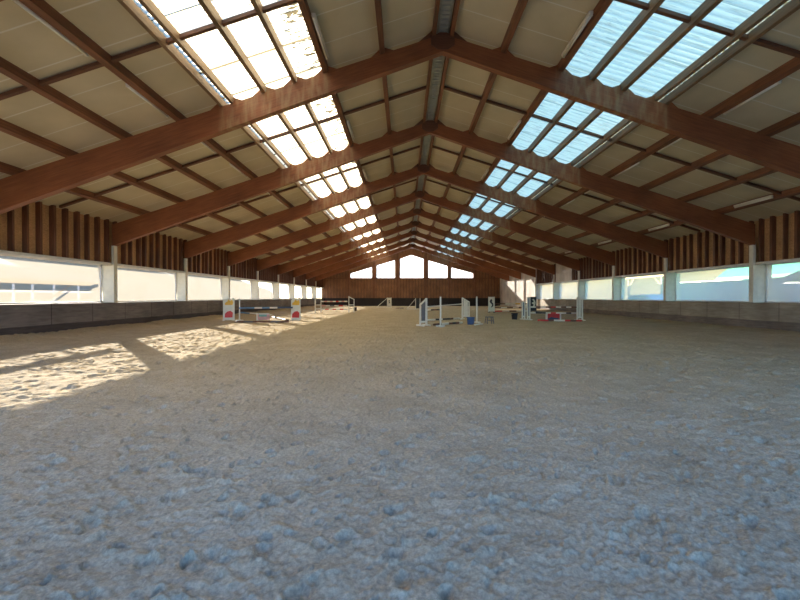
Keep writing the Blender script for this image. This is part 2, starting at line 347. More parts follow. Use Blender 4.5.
# ------------------------------------------------------------------ side walls
STUD = BAY/11
def side_wall(side):
    s = -1 if side == 'left' else 1
    X = XL if side == 'left' else XR
    ztop = zroof(X, ZC)
    o = X + s*.16                                            # face of the boards behind the studs
    oo = X + s*.26
    # upper wall: boards + studs
    b = MB()
    ylim = YF if side == 'left' else YK(8)
    b.box(min(o, oo), max(o, oo), YN, ylim, ZW, ztop+.02, 0)
    y = Y0 + STUD*3.5
    rs = random.Random(3)
    while y < ylim-.1:
        jy = y+rs.uniform(-.06, .06); jw = rs.uniform(.025, .055)
        b.box(min(X, o), max(X, o), jy-jw, jy+jw, ZW+.02, ztop-.02, 1)
        y += STUD
    b.box(min(X-s*.02, X), max(X-s*.02, X+s*.16), YN, ylim, ZW-.04, ZW+.06, 2)   # pale head board
    b.box(min(X+s*.0, X+s*.95), max(X, X+s*.95), YN, ylim, ZW+.01, ZW+.06, 2)     # head reveal
    b.box(min(X+s*.80, X+s*.95), max(X+s*.80, X+s*.95), YN, YF, -.3, KICK-.1, 3)  # outer plinth
    if side == 'right':
        b.box(X, X+.3, YK(8), YF, -.3, ztop+.02, 4)  # far bays: sun glow put into the paler board colour
        y = YK(8)+.1
        while y < YF:
            b.box(X-.012, X, y, y+.15, .9, ztop, 4); y += .2
        b.box(X-.03, X+.02, YK(6)+1.5, YK(7)-.4, ZW+.06, ztop, 4)  # sunlit stretch above the window, added as a pale panel
    wl = struct(b.build('wall_'+side, [M['board'], M['stud'], M['whitepaint'], M['concrete'], M['glow_wall']]))
    # kickboard: upright planks with a darker foot plank, leaning slightly outwards at the foot
    k = MB()
    k.prism([(X, KICK), (X+s*.62, KICK), (X+s*.62, KICK-.05), (X+s*.08, KICK-.05), (X+s*.14, -.2), (X+s*.06, -.2), (X+s*.0, .38)][::s], 'y', YN, ylim, 0)
    k.prism([(X-s*.03, .40), (X+s*.02, .42), (X+s*.08, -.2), (X+s*.02, -.2)], 'y', YN, ylim, 1)
    y = YN+1.0
    while y < ylim: k.box(min(X-s*.006, X+s*.02), max(X-s*.006, X+s*.02), y-.012, y+.012, .4, KICK, 1); y += 1.8
    struct(k.build('baseboard_'+side, [M['kick'] if s < 0 else M['kick_lit'], M['kick_dark'] if s < 0 else M['kick']]))
    return wl
side_wall('left'); side_wall('right')

# window bays: a dusty sheet in a slim frame behind each opening
wn = 0
for side, X, s, last in (('left', XL, -1, NB), ('right', XR, 1, 8)):
    for k in range(0, last):
        wn += 1
        y0, y1 = (YK(k) if k >= 1 else YN), YK(k+1)
        xo = X + s*.46
        f = MB()
        f.box(xo-.03, xo+.03, y0+.05, y1, KICK-.02, KICK+.05); f.box(xo-.03, xo+.03, y0+.05, y1, ZW-.06, ZW+.0)
        f.box(xo-.03, xo+.03, y0+.05, y0+.10, KICK, ZW); f.box(xo-.03, xo+.03, y1-.05, y1, KICK, ZW)
        wf = struct(f.build('window_%d' % wn, M['whitepaint']))
        p = MB(); p.add([(xo, y0+.05, KICK), (xo, y1, KICK), (xo, y1, ZW), (xo, y0+.05, ZW)], [(0, 1, 2, 3)])
        p.build('pane', M['film'] if s < 0 else M['film_r'], wf)

# ------------------------------------------------------------------ end wall with five gable windows
WG = [(-8.03, -4.80, 4.86, 5.83), (-4.13, -1.37, 6.05, 6.86), (3.55, 6.42, 6.80, 5.95), (6.97, 10.25, 5.74, 4.86)]
ZS = 4.16
def end_wall():
    b = MB(); y = YF; t = .25
    zt = lambda x: zroof(x, ZC)+.02
    # solid lower wall, then piers and the slope above the windows
    b.box(XL-.3, XR+.3, y, y+t, -.3, ZS)
    cuts = [(-8.03, -4.80, 4.86, 5.83), (-4.13, -1.37, 6.05, 6.86), None, (3.55, 6.42, 6.80, 5.95), (6.97, 10.25, 5.74, 4.86)]
    def col(x0, x1): 
        pts = [(x0, ZS), (x1, ZS), (x1, zt(x1))] + ([(XR0, zt(XR0))] if x0 < XR0 < x1 else []) + [(x0, zt(x0))]
        b.prism(pts, 'y', y, y+t)
    col(XL-.3, -8.03); col(-4.80, -4.13); col(-1.37, -.65); col(2.89, 3.55); col(6.42, 6.97); col(10.25, XR+.3)
    for x0, x1, za, zb in WG: b.prism([(x0, za), (x1, zb), (x1, zt(x1)), (x0, zt(x0))], 'y', y, y+t)
    b.prism([(-.65, 7.03), (XR0, 7.62), (XR0, zt(XR0)), (-.65, zt(-.65))], 'y', y, y+t)
    b.prism([(XR0, 7.62), (2.89, 7.0), (2.89, zt(2.89)), (XR0, zt(XR0))], 'y', y, y+t)
    x = XL+.2                                             # shallow upright studs
    while x < XR:
        inside = -8.1 < x < 10.3
        b.box(x-.035, x+.035, y-.05, y, 1.1, (ZS if inside else zroof(x, ZTOP)), 1)
        x += .45
    for x in (-8.3, -4.46, -1.0, 3.22, 6.7, 10.55): b.box(x-.14, x+.14, y-.14, y-.0, .0, zroof(x, ZTOP), 2)
    b.box(XL, XR, y-.08, y, ZS-.12, ZS, 2)
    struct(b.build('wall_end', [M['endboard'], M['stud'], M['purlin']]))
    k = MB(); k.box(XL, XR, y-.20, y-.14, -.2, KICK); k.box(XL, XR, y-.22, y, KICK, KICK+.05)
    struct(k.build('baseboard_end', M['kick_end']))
end_wall()
polys = [[(x0, ZS), (x1, ZS), (x1, zb), (x0, za)] for x0, x1, za, zb in WG] + [[(-.65, ZS), (2.89, ZS), (2.89, 7.0), (XR0, 7.62), (-.65, 7.03)]]
for P in polys:
    wn += 1; f = MB(); n = len(P)
    for i in range(n):
        a, c = P[i], P[(i+1) % n]; f.bar((a[0], YF+.1, a[1]), (c[0], YF+.1, c[1]), .06, .06)
    wf = struct(f.build('window_%d' % wn, M['purlin']))
    p = MB(); p.add([(a[0], YF+.1, a[1]) for a in P], [tuple(range(n))]); p.build('pane', M['gablefilm'], wf)

# near wall out of view, its wide opening shaped to let sky light in
b = MB(); zt = lambda x: zroof(x, ZC)+.02
DX0, DX1, DZ = -11.2, 13.4, 4.4
for x0, x1, z0 in ((XL-.3, DX0, -.3), (DX1, XR+.3, -.3), (DX0, DX1, DZ)):
    pts = [(x0, z0), (x1, z0), (x1, zt(x1))] + ([(XR0, zt(XR0))] if x0 < XR0 < x1 else []) + [(x0, zt(x0))]
    b.prism(pts, 'y', YN-.25, YN)
struct(b.build('wall_near', M['endboard']))

# ------------------------------------------------------------------ roof: ceiling slopes, rooflights
OFF = [.24, 1.65, 3.20, 4.05, 4.90, 5.78, 6.06, 7.25, 8.78, 10.32, 11.82]
b = MB(); T = .09
for s in (-1, 1):
    for a, c in ((0.0, 3.20), (6.06, 13.9 if s < 0 else 13.9)):
        x0, x1 = XR0+s*a, XR0+s*c
        z0, z1 = ZC-SL*a, ZC-SL*c
        b.prism([(x0, z0), (x1, z1), (x1, z1+T), (x0, z0+T)], 'y', YN-.3, YF+.4, 0)
struct(b.build('ceiling', M['ceiling']))
for s in (-1, 1):
    for k in range(0, NB):
        wn += 1
        y0, y1 = (YK(k) if k >= 1 else YN), (YK(k+1) if k < NB-1 else YF+.3)
        n = max(8, int((y1-y0)/.0225)); ys = np.linspace(y0, y1, n)
        dz = .022*np.sin(2*PI*(ys-Y0)/.18)
        vs = []; fs = []
        a0, a1 = 3.12, 6.14
        for y, d in zip(ys, dz):
            vs += [(XR0+s*a0, y, ZC-SL*a0+.05+d), (XR0+s*a1, y, ZC-SL*a1+.05+d)]
        for i in range(n-1): fs.append((2*i, 2*i+1, 2*i+3, 2*i+2))
        me = bpy.data.meshes.new('window_%d' % wn); me.from_pydata(vs, [], fs); me.materials.append(M['roofsheet_l' if s < 0 else 'roofsheet_r'])
        me.polygons.foreach_set('use_smooth', [True]*len(fs)); me.update()
        o = bpy.data.objects.new('window_%d' % wn, me); C.objects.link(o); struct(o)

# purlins: one timber running the length of the hall on each line
names = {0: 'nearest the ridge', 1: 'halfway between ridge and rooflights', 2: 'along the upper edge of the rooflights', 3: 'first bar down inside the rooflights',
         4: 'second bar down inside the rooflights', 5: 'upper of the pair below the rooflights', 6: 'lower of the pair below the rooflights', 7: 'first below the rooflights carrying tube lamps',
         8: 'second of the four below the rooflights', 9: 'third of the four below the rooflights', 10: 'lowest, just above the side wall'}
for s, sn_ in ((-1, 'left'), (1, 'right')):
    for i, a in enumerate(OFF):
        wd = .09 if i in (3, 4) else (.07 if i in (5, 6) else .13)
        if i == 0: wd = .10
        x = XR0+s*a; z0 = ZTOP-SL*a; e = SL*wd/2
        top = .02 if i in (3, 4) else 0
        b = MB()
        b.prism([(x-wd/2, z0+s*e+.002), (x+wd/2, z0-s*e+.002), (x+wd/2, z0-s*e+PD+top-.002), (x-wd/2, z0+s*e+PD+top-.002)], 'y', YN, YF, 0)
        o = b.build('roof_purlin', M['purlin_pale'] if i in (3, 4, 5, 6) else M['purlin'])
        tag(o, 'long timber roof purlin on the %s slope, %s' % (sn_, names[i]), 'purlin', 'purlins along the roof')
# ridge: ribbed galvanised strip between the two ridge purlins
b = MB(); b.box(XR0-.17, XR0+.17, YN, YF, ZC-.14, ZC-.11)
y = YN+.1
while y < YF: b.box(XR0-.10, XR0+.10, y, y+.05, ZC-.165, ZC-.14); y += .16
b.box(XR0-.12, XR0-.10, YN, YF, ZC-.17, ZC-.11); b.box(XR0+.10, XR0+.12, YN, YF, ZC-.17, ZC-.11)
tag(b.build('ridge_tray', M['steel']), 'grey ribbed metal tray running along under the roof ridge', 'cable tray')

# cross battens halfway along each bay
for s, sn_ in ((-1, 'left'), (1, 'right')):
    for k in range(0, NB):
        y = YK(k)+BAY*.525
        b = MB(); a0, a1 = .30, 13.0
        p = [(XR0+s*a0, ZC-SL*a0-.11), (XR0+s*a1, ZC-SL*a1-.11), (XR0+s*a1, ZC-SL*a1-.03), (XR0+s*a0, ZC-SL*a0-.03)]
        b.prism(p, 'y', y-.045, y+.045)
        where = 'nearest the open front' if k == 0 else ('before the nearest visible roof beam' if k == 1 else 'between the %s and %s roof beams' % (ORD[k-2], ORD[k-1]))
        tag(b.build('cross_batten', M['batten']), 'dark batten crossing the %s ceiling purlins %s' % (sn_, where), 'batten', 'cross battens under the ceiling')

# roof beams: tapered glulam rafters meeting at the ridge
BT = .20
cl = {}
for s in (-1, 1):
    for i, a in enumerate(OFF):
        if i in (0, 5) or i > 6: continue
        x = XR0+s*a; h = .15
        b = MB()
        for t in (-1, 1):
            xa = x+t*.068; xb = x+t*.068+t*.24
            if i == 6 and t == -s: xa = x - s*.33; xb = xa - s*.22
            b.prism([(xa, zroof(xa)), (xb, zroof(xb)), (xa, zroof(xa)+h)], 'y', 0, .07)
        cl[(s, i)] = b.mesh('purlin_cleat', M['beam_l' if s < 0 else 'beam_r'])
protoR = {}
for s in (-1, 1):
    b = MB(); xw = XL if s < 0 else XR
    zb_w = EYE+2.09; zb_a = EYE+6.69
    b.prism([(XR0, zb_a), (xw, zb_w), (xw, zroof(xw)), (XR0, ZTOP)], 'y', 0, BT)
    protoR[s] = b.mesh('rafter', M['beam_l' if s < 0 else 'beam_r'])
b = MB()
b.prism([(XR0-.32, ZTOP-.10), (XR0-.32, ZTOP-.30), (XR0-.14, ZTOP-.42), (XR0+.14, ZTOP-.42), (XR0+.32, ZTOP-.30), (XR0+.32, ZTOP-.10), (XR0+.1, ZTOP+.02), (XR0-.1, ZTOP+.02)], 'y', -.035, 0)
plate = b.mesh('ridge_plate', M['batten'])
b = MB()
for t in (-1, 1): b.prism([(XR0+t*.24, ZTOP-.08), (XR0+t*.66, zroof(XR0+.66)), (XR0+t*.24, ZTOP+.14)], 'y', 0, .07)
rcl = b.mesh('ridge_cleat', M['batten'])
for k in range(1, NB):
    lab = 'tapered brown glulam roof beam, ' + ('above the camera' if k == 0 else 'just ahead of the camera at the top edge' if k == 1 else '%s from the camera of those in view' % ORD[k-2])
    t = empty('roof_beam', (0, YK(k), 0), 0, lab, 'beam', 'roof beams')
    for s in (-1, 1):
        o = bpy.data.objects.new('rafter', protoR[s]); C.objects.link(o); o.parent = t
    o = bpy.data.objects.new('ridge_plate', plate); C.objects.link(o); o.parent = t
    o = bpy.data.objects.new('purlin_cleat', rcl); C.objects.link(o); o.parent = t
    for key, me in cl.items():
        o = bpy.data.objects.new('purlin_cleat', me); C.objects.link(o); o.parent = t

# columns under the beam ends: pale, widening outwards towards the top
for s, X, sn_, wt, wb, last in ((-1, XL, 'left', .66, .42, NB), (1, XR, 'right', .72, .66, 9)):
    b = MB()
    b.prism([(X+s*.0, KICK), (X+s*wb, KICK), (X+s*wt, ZW), (X+s*.0, ZW)], 'y', .03, .17)
    col_me = b.mesh('web', M['palepaint'])
    f = MB(); f.box(min(X-s*.07, X+s*.03), max(X-s*.07, X+s*.03), -.0, .20, KICK, EYE+2.09+(.02))
    fl_me = f.mesh('flange', M['palepaint'])
    for k in range(1, last):
        lab = 'pale column on the %s wall under the %s' % (sn_, 'roof beam above the camera' if k == 0 else 'roof beam at the top edge' if k == 1 else '%s roof beam from the camera' % ORD[k-2])
        t = empty('wall_column', (0, YK(k), 0), 0, lab, 'column', 'columns along the side walls')
        o = bpy.data.objects.new('web', col_me); C.objects.link(o); o.parent = t
        o = bpy.data.objects.new('flange', fl_me); C.objects.link(o); o.parent = t

# fluorescent tube lamps fixed to the purlins
def tube_lamp(x, y, z, s, label, group):
    t = empty('tube_lamp', (x, y, z), 0, label, 'lamp', group)
    o = bpy.data.objects.new('housing', LH); C.objects.link(o); o.parent = t
    o = bpy.data.objects.new('tube', LT); C.objects.link(o); o.parent = t
    for me_ in LE: o = bpy.data.objects.new('end_cap', me_); C.objects.link(o); o.parent = t
b = MB(); b.box(-.045, .045, -.78, .78, -.03, .03); LH = b.mesh('housing', M['lampbody'])
b = MB(); b.tube((0, -.72, -.056), (0, .72, -.056), 0.034, n=10); LT = b.mesh('tube', M['tube'], True)
LE = []
for q_ in (-.80, .72): b = MB(); b.box(-.025, .025, q_, q_+.05, -.085, .02); LE.append(b.mesh('end_cap', M['lampbody']))
for s, sn_ in ((-1, 'left'), (1, 'right')):
    for k in range(1, NB):
        bay = 'before the nearest roof beam' if k == 1 else 'behind the %s roof beam' % ORD[k-2]
        a = 7.25; x = XR0+s*(a+.115)
        for fr, wh in ((.30, 'nearer'), (.80, 'farther')):
            tube_lamp(x, YK(k)+BAY*fr, ZC-SL*(a+.115)-.13, s, 'slim tube lamp below the %s rooflights %s, %s of two' % (sn_, bay, wh), 'tube lamps below the rooflights')
        a = 3.20; x = XR0+s*(a-.14)
        tube_lamp(x, YK(k)+BAY*.76, ZC-SL*(a-.14)-.12, s, 'slim tube lamp above the %s rooflights %s' % (sn_, bay), 'tube lamps above the rooflights')
        if s > 0:
            a = 11.82; x = XR0+s*(a-.14)
            tube_lamp(x, YK(k)+BAY*.71, ZC-SL*(a-.14)-.12, s, 'slim tube lamp on the lowest purlin of the right slope %s' % bay, 'tube lamps by the right wall')

# ------------------------------------------------------------------ jumps
def G(u, v, x=None):
    d = EYE/((v-300)/400+.0078); return Vector((d*(u-404.2)/400, d, 0))
def base(p): return (p.x, p.y, hsand(p.x, p.y)-.012)
def foot_mb(b, y0, L=.55, mi=0): b.box(-.04, .04, y0-L/2, y0+L/2, 0, .08, mi)

def slat_wing(loc, rz, label, w=.62, h0=1.32, h1=1.05, nsl=4, wood_='white', slat='white', group='white slatted jump wings'):
    """wing stand in the local x-z plane: tall post at x=0, lower post at x=w, sloping top rail"""
    t = empty('jump_wing', loc, rz, label, 'jump stand', group)
    b = MB(); b.box(-.035, .035, -.035, .035, .0, h0); b.build('post', M[wood_], t)
    b = MB(); b.box(w-.03, w+.03, -.03, .03, .0, h1); b.build('post', M[wood_], t)
    b = MB(); b.bar((0, 0, h0-.035), (w, 0, h1-.03), .06, .06); b.build('top_rail', M[wood_], t)
    b = MB(); b.box(.035, w-.03, -.025, .025, .16, .24); b.build('bottom_rail', M[wood_], t)
    for i in range(nsl):
        x = .035+(w-.07)*(i+1)/(nsl+1); zt_ = h0-.05+(h1-h0)*x/w
        b = MB(); b.box(x-.03, x+.03, -.012, .012, .23, zt_-.02); b.build('slat', M[slat], t)
    for x in (0, w):
        b = MB(); b.box(x-.035, x+.035, -.3, .3, 0, .07); b.build('foot', M[wood_], t)
    return t
def post_stand(loc, rz, label, h=1.35, group='white single-post jump stands'):
    t = empty('jump_post', loc, rz, label, 'jump stand', group)
    b = MB(); b.box(-.03, .03, -.03, .03, 0, h); b.build('post', M['white'], t)
    b = MB(); b.box(-.2, .2, -.035, .035, 0, .07); b.build('foot', M['white'], t)
    b = MB(); b.box(-.035, .035, -.28, .28, 0, .07); b.build('foot', M['white'], t)
    return t
def brace_wing(loc, rz, label, w=1.3, h=1.3, pw=.45, panel='white', group='wings with a long diagonal brace', motif=None):
    """upright panel between two posts with a long diagonal brace running down to one side"""
    t = empty('jump_wing', loc, rz, label, 'jump stand', group)
    for x in (0, pw):
        b = MB(); b.box(x-.04, x+.04, -.035, .035, 0, h); b.build('post', M['white'], t)
    b = MB(); b.box(.04, pw-.04, -.015, .015, .12, h-.04); pn = b.build('panel', M[panel], t)
    if motif:
        b = MB(); b.prism([(pw*.35, .5), (pw*.75, .62), (pw*.5, .78), (pw*.72, 1.0), (pw*.3, .9), (pw*.42, .7)], 'y', -.022, -.015); b.build('motif', M[motif], pn)
    b = MB(); b.bar((-w, 0, .05), (0, 0, h-.06), .06, .06); b.build('brace', M['white'], t)
    b = MB(); b.box(-w, pw+.05, -.03, .03, 0, .06); b.build('base_rail', M['white'], t)
    return t
def board_wing(loc, rz, label, w=.62, h=1.30, body='cream', group='painted jump boards', shapes=()):
    t = empty('jump_wing', loc, rz, label, 'jump stand', group)
    b = MB(); b.prism([(-w/2, .03), (w/2, .03), (w/2, h), (w*.30, h), (w*.26, h-.10), (w*.05, h-.02), (-w*.3, h-.08), (-w/2, h-.16)], 'y', -.02, .02)
    bd = b.build('board', M[body], t)
    for nm, mat, pts in shapes:
        b = MB(); b.prism(pts, 'y', -.028, -.02); b.build(nm, M[mat], bd)
    for x in (-w/2+.05, w/2-.05):
        b = MB(); b.box(x-.03, x+.03, -.26, .26, 0, .07); b.build('foot', M['white'], t)
    return t
def pole(p, q, bands, label, group, r=.05):
    p, q = Vector(p), Vector(q); names_ = []
    for c in bands:
        if c not in names_: names_.append(c)
    mid = (p+q)/2
    b = MB(); n = len(bands)
    for i, c in enumerate(bands):
        b.tube(p-mid+(q-p)*(i/n), p-mid+(q-p)*((i+1)/n), r, n=12, mi=names_.index(c), cap=(i in (0, n-1)))
    o = b.build('jump_pole', [M[c] for c in names_], smooth=True); o.location = mid
    return tag(o, label, 'pole', group)
def bucket(p, r, h, mat, label):
    t = empty('bucket', base(p), 0, label, 'bucket')
    b = MB(); n = 20
    for (ra, za), (rb, zb) in (((r*.78, 0), (r, h)), ((r-.012, h), (r*.78-.012, .02))): b.tube((0, 0, za), (0, 0, zb), ra, rb, n, cap=False)
    b.tube((0, 0, 0), (0, 0, .02), r*.78, r*.78, n); b.tube((0, 0, h-.025), (0, 0, h), r+.012, r+.012, n, cap=False)
    b.build('body', M[mat], t, True)
    b = MB(); pts = [Vector((math.cos(a)*(r+.005), -.03-.10*math.sin(a), h-.02-.12*math.sin(a))) for a in [PI*i/8 for i in range(9)]]
    for i in range(8): b.tube(pts[i], pts[i+1], .006, n=6)
    b.build('handle', M['steel'], t)
    return t

# -- jump by the left wall: two painted boards, blue and white pole, filler, poles on the sand
pA0, pA1 = G(228, 320.5), G(295.5, 320.5)
sh = [('sun_shape', 'yellow', [(-.20, .90), (.20, .90), (.24, 1.05), (.18, 1.20), (.08, 1.12), (.0, 1.24), (-.08, 1.10), (-.20, 1.02)]),
      ('red_shape', 'red', [(-.22, .18), (.20, .18), (.22, .46), (.10, .56), (-.08, .52), (-.20, .40)])]
board_wing(base(pA0), .25, 'cream jump board with yellow and red shapes, nearer the left wall', shapes=sh)
board_wing(base(pA1), -.1, 'cream jump board with yellow and red shapes, right end of the left jump', w=.56, h=1.34, shapes=sh)
pA2 = G(238.8, 320.8); post_stand(base(pA2), .2, 'white post stand beside the left painted jump board', 1.28)
zA = hsand(pA2.x, pA2.y)
pole((pA2.x+.02, pA2.y-.09, .72), (pA1.x-.16, pA1.y-.08, .74), ['blue', 'blue', 'white', 'blue', 'white', 'navy', 'navy'], 'blue and white jump pole raised between the left painted boards', 'raised jump poles', .05)
for pp in ((pA2, .72-.07), (pA1, .74-.07)): pass
def cup(parent, lx, ly, z):
    b = MB(); b.box(lx-.05, lx+.05, min(ly, 0), max(ly, 0), z-.03, z-.0); b.box(lx-.05, lx+.05, ly-.015, ly, z-.03, z+.05); b.build('pole_cup', M['steel'], parent)
p, q = G(240, 318.2), G(262, 316.5)
pole((p.x, p.y, .055+hsand(p.x, p.y)+.30), (q.x+.7, q.y, .10), ['blue', 'white', 'blue', 'white'], 'blue and white jump pole slanting down behind the left jump', 'lowered jump poles', .05)
p, q = G(234, 323), G(288.5, 322.8)
pole((p.x, p.y, .05+hsand(p.x, p.y)), (q.x, q.y, .05+hsand(q.x, q.y)), ['brown', 'greywood', 'brown', 'brown', 'greywood', 'brown'], 'dark brown jump pole lying on the sand in front of the left jump', 'poles on the sand', .045)
p, q = G(272, 318.6), G(288, 321.6)
pole((p.x, p.y, .06+hsand(p.x, p.y)+.06), (q.x, q.y, .05+hsand(q.x, q.y)), ['black', 'greywood', 'black'], 'dark jump pole lying askew by the right painted board', 'poles on the sand', .045)
pf = G(262.5, 320.4); t = empty('jump_filler', base(pf), .1, 'low pink and white filler with green middle under the left jump', 'filler')
b = MB(); b.box(-.36, .36, -.03, .03, .03, .40); bd = b.build('board', M['pink'], t)
b = MB(); b.box(-.22, .22, -.038, -.03, .22, .34); b.build('green_panel', M['greenp'], bd)
b = MB(); b.box(-.36, .36, -.036, -.03, .35, .40); b.box(-.36, -.30, -.036, -.03, .03, .35); b.build('white_edge', M['white'], bd)
for x in (-.3, .3): b = MB(); b.box(x-.03, x+.03, -.18, .18, 0, .05); b.build('foot', M['white'], t)

# -- far left jump: two white frames with red and white poles
def frame_wing(loc, rz, label, w=.5, h0=1.3, h1=1.3, group='open white jump frames'):
    t = empty('jump_wing', loc, rz, label, 'jump stand', group)
    b = MB(); b.box(-.035, .035, -.035, .035, 0, h0); b.build('post', M['white'], t)
    b = MB(); b.box(w-.035, w+.035, -.035, .035, 0, h1); b.build('post', M['white'], t)
    b = MB(); b.bar((0, 0, h0-.04), (w, 0, h1-.04), .06, .07); b.build('top_rail', M['white'], t)
    for z in (.28, .62):
        b = MB(); b.box(.035, w-.035, -.02, .02, z, z+.07); b.build('cross_rail', M['white'], t)
    for x in (0, w): b = MB(); b.box(x-.035, x+.035, -.28, .28, 0, .07); b.build('foot', M['white'], t)
    return t
pB0, pB1 = G(315, 312.3), G(348.8, 312.3)
frame_wing(base(pB0), .1, 'open white jump frame at the left end of the far red and white jump', .5, 1.25, 1.25)
frame_wing(base(pB1), .1, 'open white jump frame with sloping top beside the black bucket', .45, 1.40, 1.18)
for i, (z, yy, bd, wh) in enumerate(((.95, .10, ['white', 'pink', 'white', 'pink', 'white', 'red', 'white', 'pink', 'white'], 'top'), (.58, .10, ['pink', 'white', 'greywood', 'white', 'red', 'white'], 'middle'), (.26, .10, ['white', 'red', 'white', 'red', 'white', 'red', 'white'], 'lowest'))):
    pole((pB0.x+.55, pB0.y, z), (pB1.x-.14, pB1.y, z), bd, 'red and white jump pole of the far left jump, %s of three' % wh, 'poles of the far left jump', .05)
bucket(G(355.3, 311.0), .15, .34, 'blackrub', 'black bucket beside the far left jump')

# -- two wings with long braces before the end wall
pC = G(387.3, 307.4); brace_wing(base(pC), 0, 'white jump wing with long diagonal brace and dark curl before the end wall', 1.35, 1.28, .5, 'white', motif='black')
pD = G(415.6, 309.3); brace_wing(base(pD), 0, 'jump wing with long white brace and black panel before the end wall', .95, 1.22, .48, 'black')
p, q = G(396, 308.4), G(403.5, 308.6)
pole((p.x, p.y, .05+hsand(p.x, p.y)), (q.x, q.y, .05+hsand(q.x, q.y)), ['brown', 'greywood'], 'short dark pole lying below the black panelled wing', 'poles on the sand', .05)
p, q = G(427.5, 310.6), G(439.3, 310.2)
pole((p.x, p.y, .05+hsand(p.x, p.y)), (q.x, q.y, .05+hsand(q.x, q.y)), ['white', 'black', 'brown', 'black'], 'black and white pole lying far behind the central jump', 'poles on the sand', .06)

# -- central jump: slatted wings and single posts
pE0 = G(426.3, 325.6); slat_wing(base(pE0), PI+.55, 'white slatted jump wing at the left end of the central jump', .34, 1.30, 1.02, 3, 'white', 'greywood')
pE1 = G(440.5, 326.6); post_stand(base(pE1), .1, 'white post stand in the middle of the central jump', 1.37)
pE2 = G(462.3, 319.3); slat_wing(base(pE2), -.5, 'white slatted jump wing left of the blue bucket', .42, 1.32, 1.08, 4, 'white', 'white')
pE3 = G(476.6, 322.8); post_stand(base(pE3), .2, 'white post stand right of the blue bucket', 1.38)
bucket(G(470.6, 324.6), .20, .36, 'bucketblue', 'blue bucket between the white wing and post of the central jump')
def lying(u0, v0, u1, v1, bands, label, r=.05, lift=0):
    p, q = G(u0, v0), G(u1, v1)
    return pole((p.x, p.y, r+hsand(p.x, p.y)+lift), (q.x, q.y, r+hsand(q.x, q.y)+lift), bands, label, 'poles on the sand', r)
pole((pE0.x+.02, pE0.y+.10, .88), (pE2.x+.02, pE2.y-.09, .93), ['white', 'cream', 'white', 'cream', 'white'], 'thin white pole raised between the slatted wings of the central jump', 'raised jump poles', .028)
lying(427.5, 320.6, 459.5, 319.0, ['cream', 'cream', 'black', 'cream', 'black', 'black', 'brown', 'cream', 'cream'], 'cream and black pole lying behind the middle post of the central jump')
lying(433.5, 325.7, 462.0, 323.6, ['brown', 'brown', 'cream', 'cream', 'brown', 'black', 'brown', 'cream'], 'cream and brown pole lying in front of the central jump')
lying(474.5, 325.4, 482.5, 324.4, ['white', 'white'], 'short white pole lying in front of the blue bucket', .035)
# mounting stool
ps = G(489.2, 323.6); t = empty('step_stool', base(ps), .2, 'small grey two-step stool standing alone on the sand', 'stool')
b = MB(); b.box(-.17, .17, -.13, .13, .34, .38); b.build('seat', M['greywood'], t)
b = MB(); b.box(-.17, .17, -.16, -.08, .17, .20); b.build('step', M['greywood'], t)
for x in (-1, 1):
    for y in (-1, 1):
        b = MB(); b.bar((x*.18, y*.15, 0), (x*.14, y*.10, .35), .035, .035); b.build('leg', M['greywood'], t)

# -- right far jump with curl panels
def motif_panel(loc, rz, label, w, h, body, frame_, motif, motif_pts):
    t = empty('jump_wing', loc, rz, label, 'jump stand', 'black and white motif panels')
    b = MB(); b.box(-w/2, w/2, -.02, .02, .12, h); bd = b.build('panel', M[body], t)
    b = MB(); b.box(-w/2-.04, -w/2, -.03, .03, 0, h+.02); b.build('post', M[frame_], t)
    b = MB(); b.box(w/2, w/2+.04, -.03, .03, 0, h+.02); b.build('post', M[frame_], t)
    b = MB(); b.prism(motif_pts, 'y', -.03, -.02); b.build('motif', M[motif], bd)
    for x in (-w/2, w/2): b = MB(); b.box(x-.04, x+.04, -.25, .25, 0, .07); b.build('foot', M['black'], t)
    return t
drop = [(-.02, 1.20), (.06, 1.05), (.02, .92), (.13, .80), (.15, .62), (.05, .48), (-.07, .45), (.04, .62), (.02, .74), (-.10, .84), (-.17, .95), (-.12, 1.08)]
pF = G(491.3, 312.6); motif_panel(base(pF), 0, 'white jump panel with black flame curl, left end of the far right jump', .46, 1.36, 'white', 'white', 'black', drop)
moon = [(-.12, 1.12), (.02, 1.18), (.15, 1.02), (.19, .82), (.14, .6), (.0, .42), (-.13, .46), (.0, .6), (.0, .72), (-.14, .78), (-.12, .86), (.02, .9), (.02, 1.0)]
pG2 = G(532.9, 312.2); motif_panel(base(pG2), 0, 'black jump panel with white crescent, right end of the far right jump', .46, 1.36, 'black', 'black', 'white', moon)
for z, bd, wh in ((.75, ['brown', 'brown', 'cream', 'cream', 'yellow', 'cream', 'brown'], 'top'), (.42, ['brown', 'white', 'brown', 'cream', 'brown', 'white'], 'middle'), (.12, ['red', 'cream', 'brown', 'cream', 'cream'], 'lowest')):
    pole((pF.x+.285, pF.y-.0, z), (pG2.x-.285, pG2.y-.0, z), bd, 'cream and brown pole between the two black and white panels, %s of three' % wh, 'poles of the far right jump', .05)
bucket(G(514.2, 319.4), .19, .38, 'blackrub', 'black bucket left of the blue slatted wings')

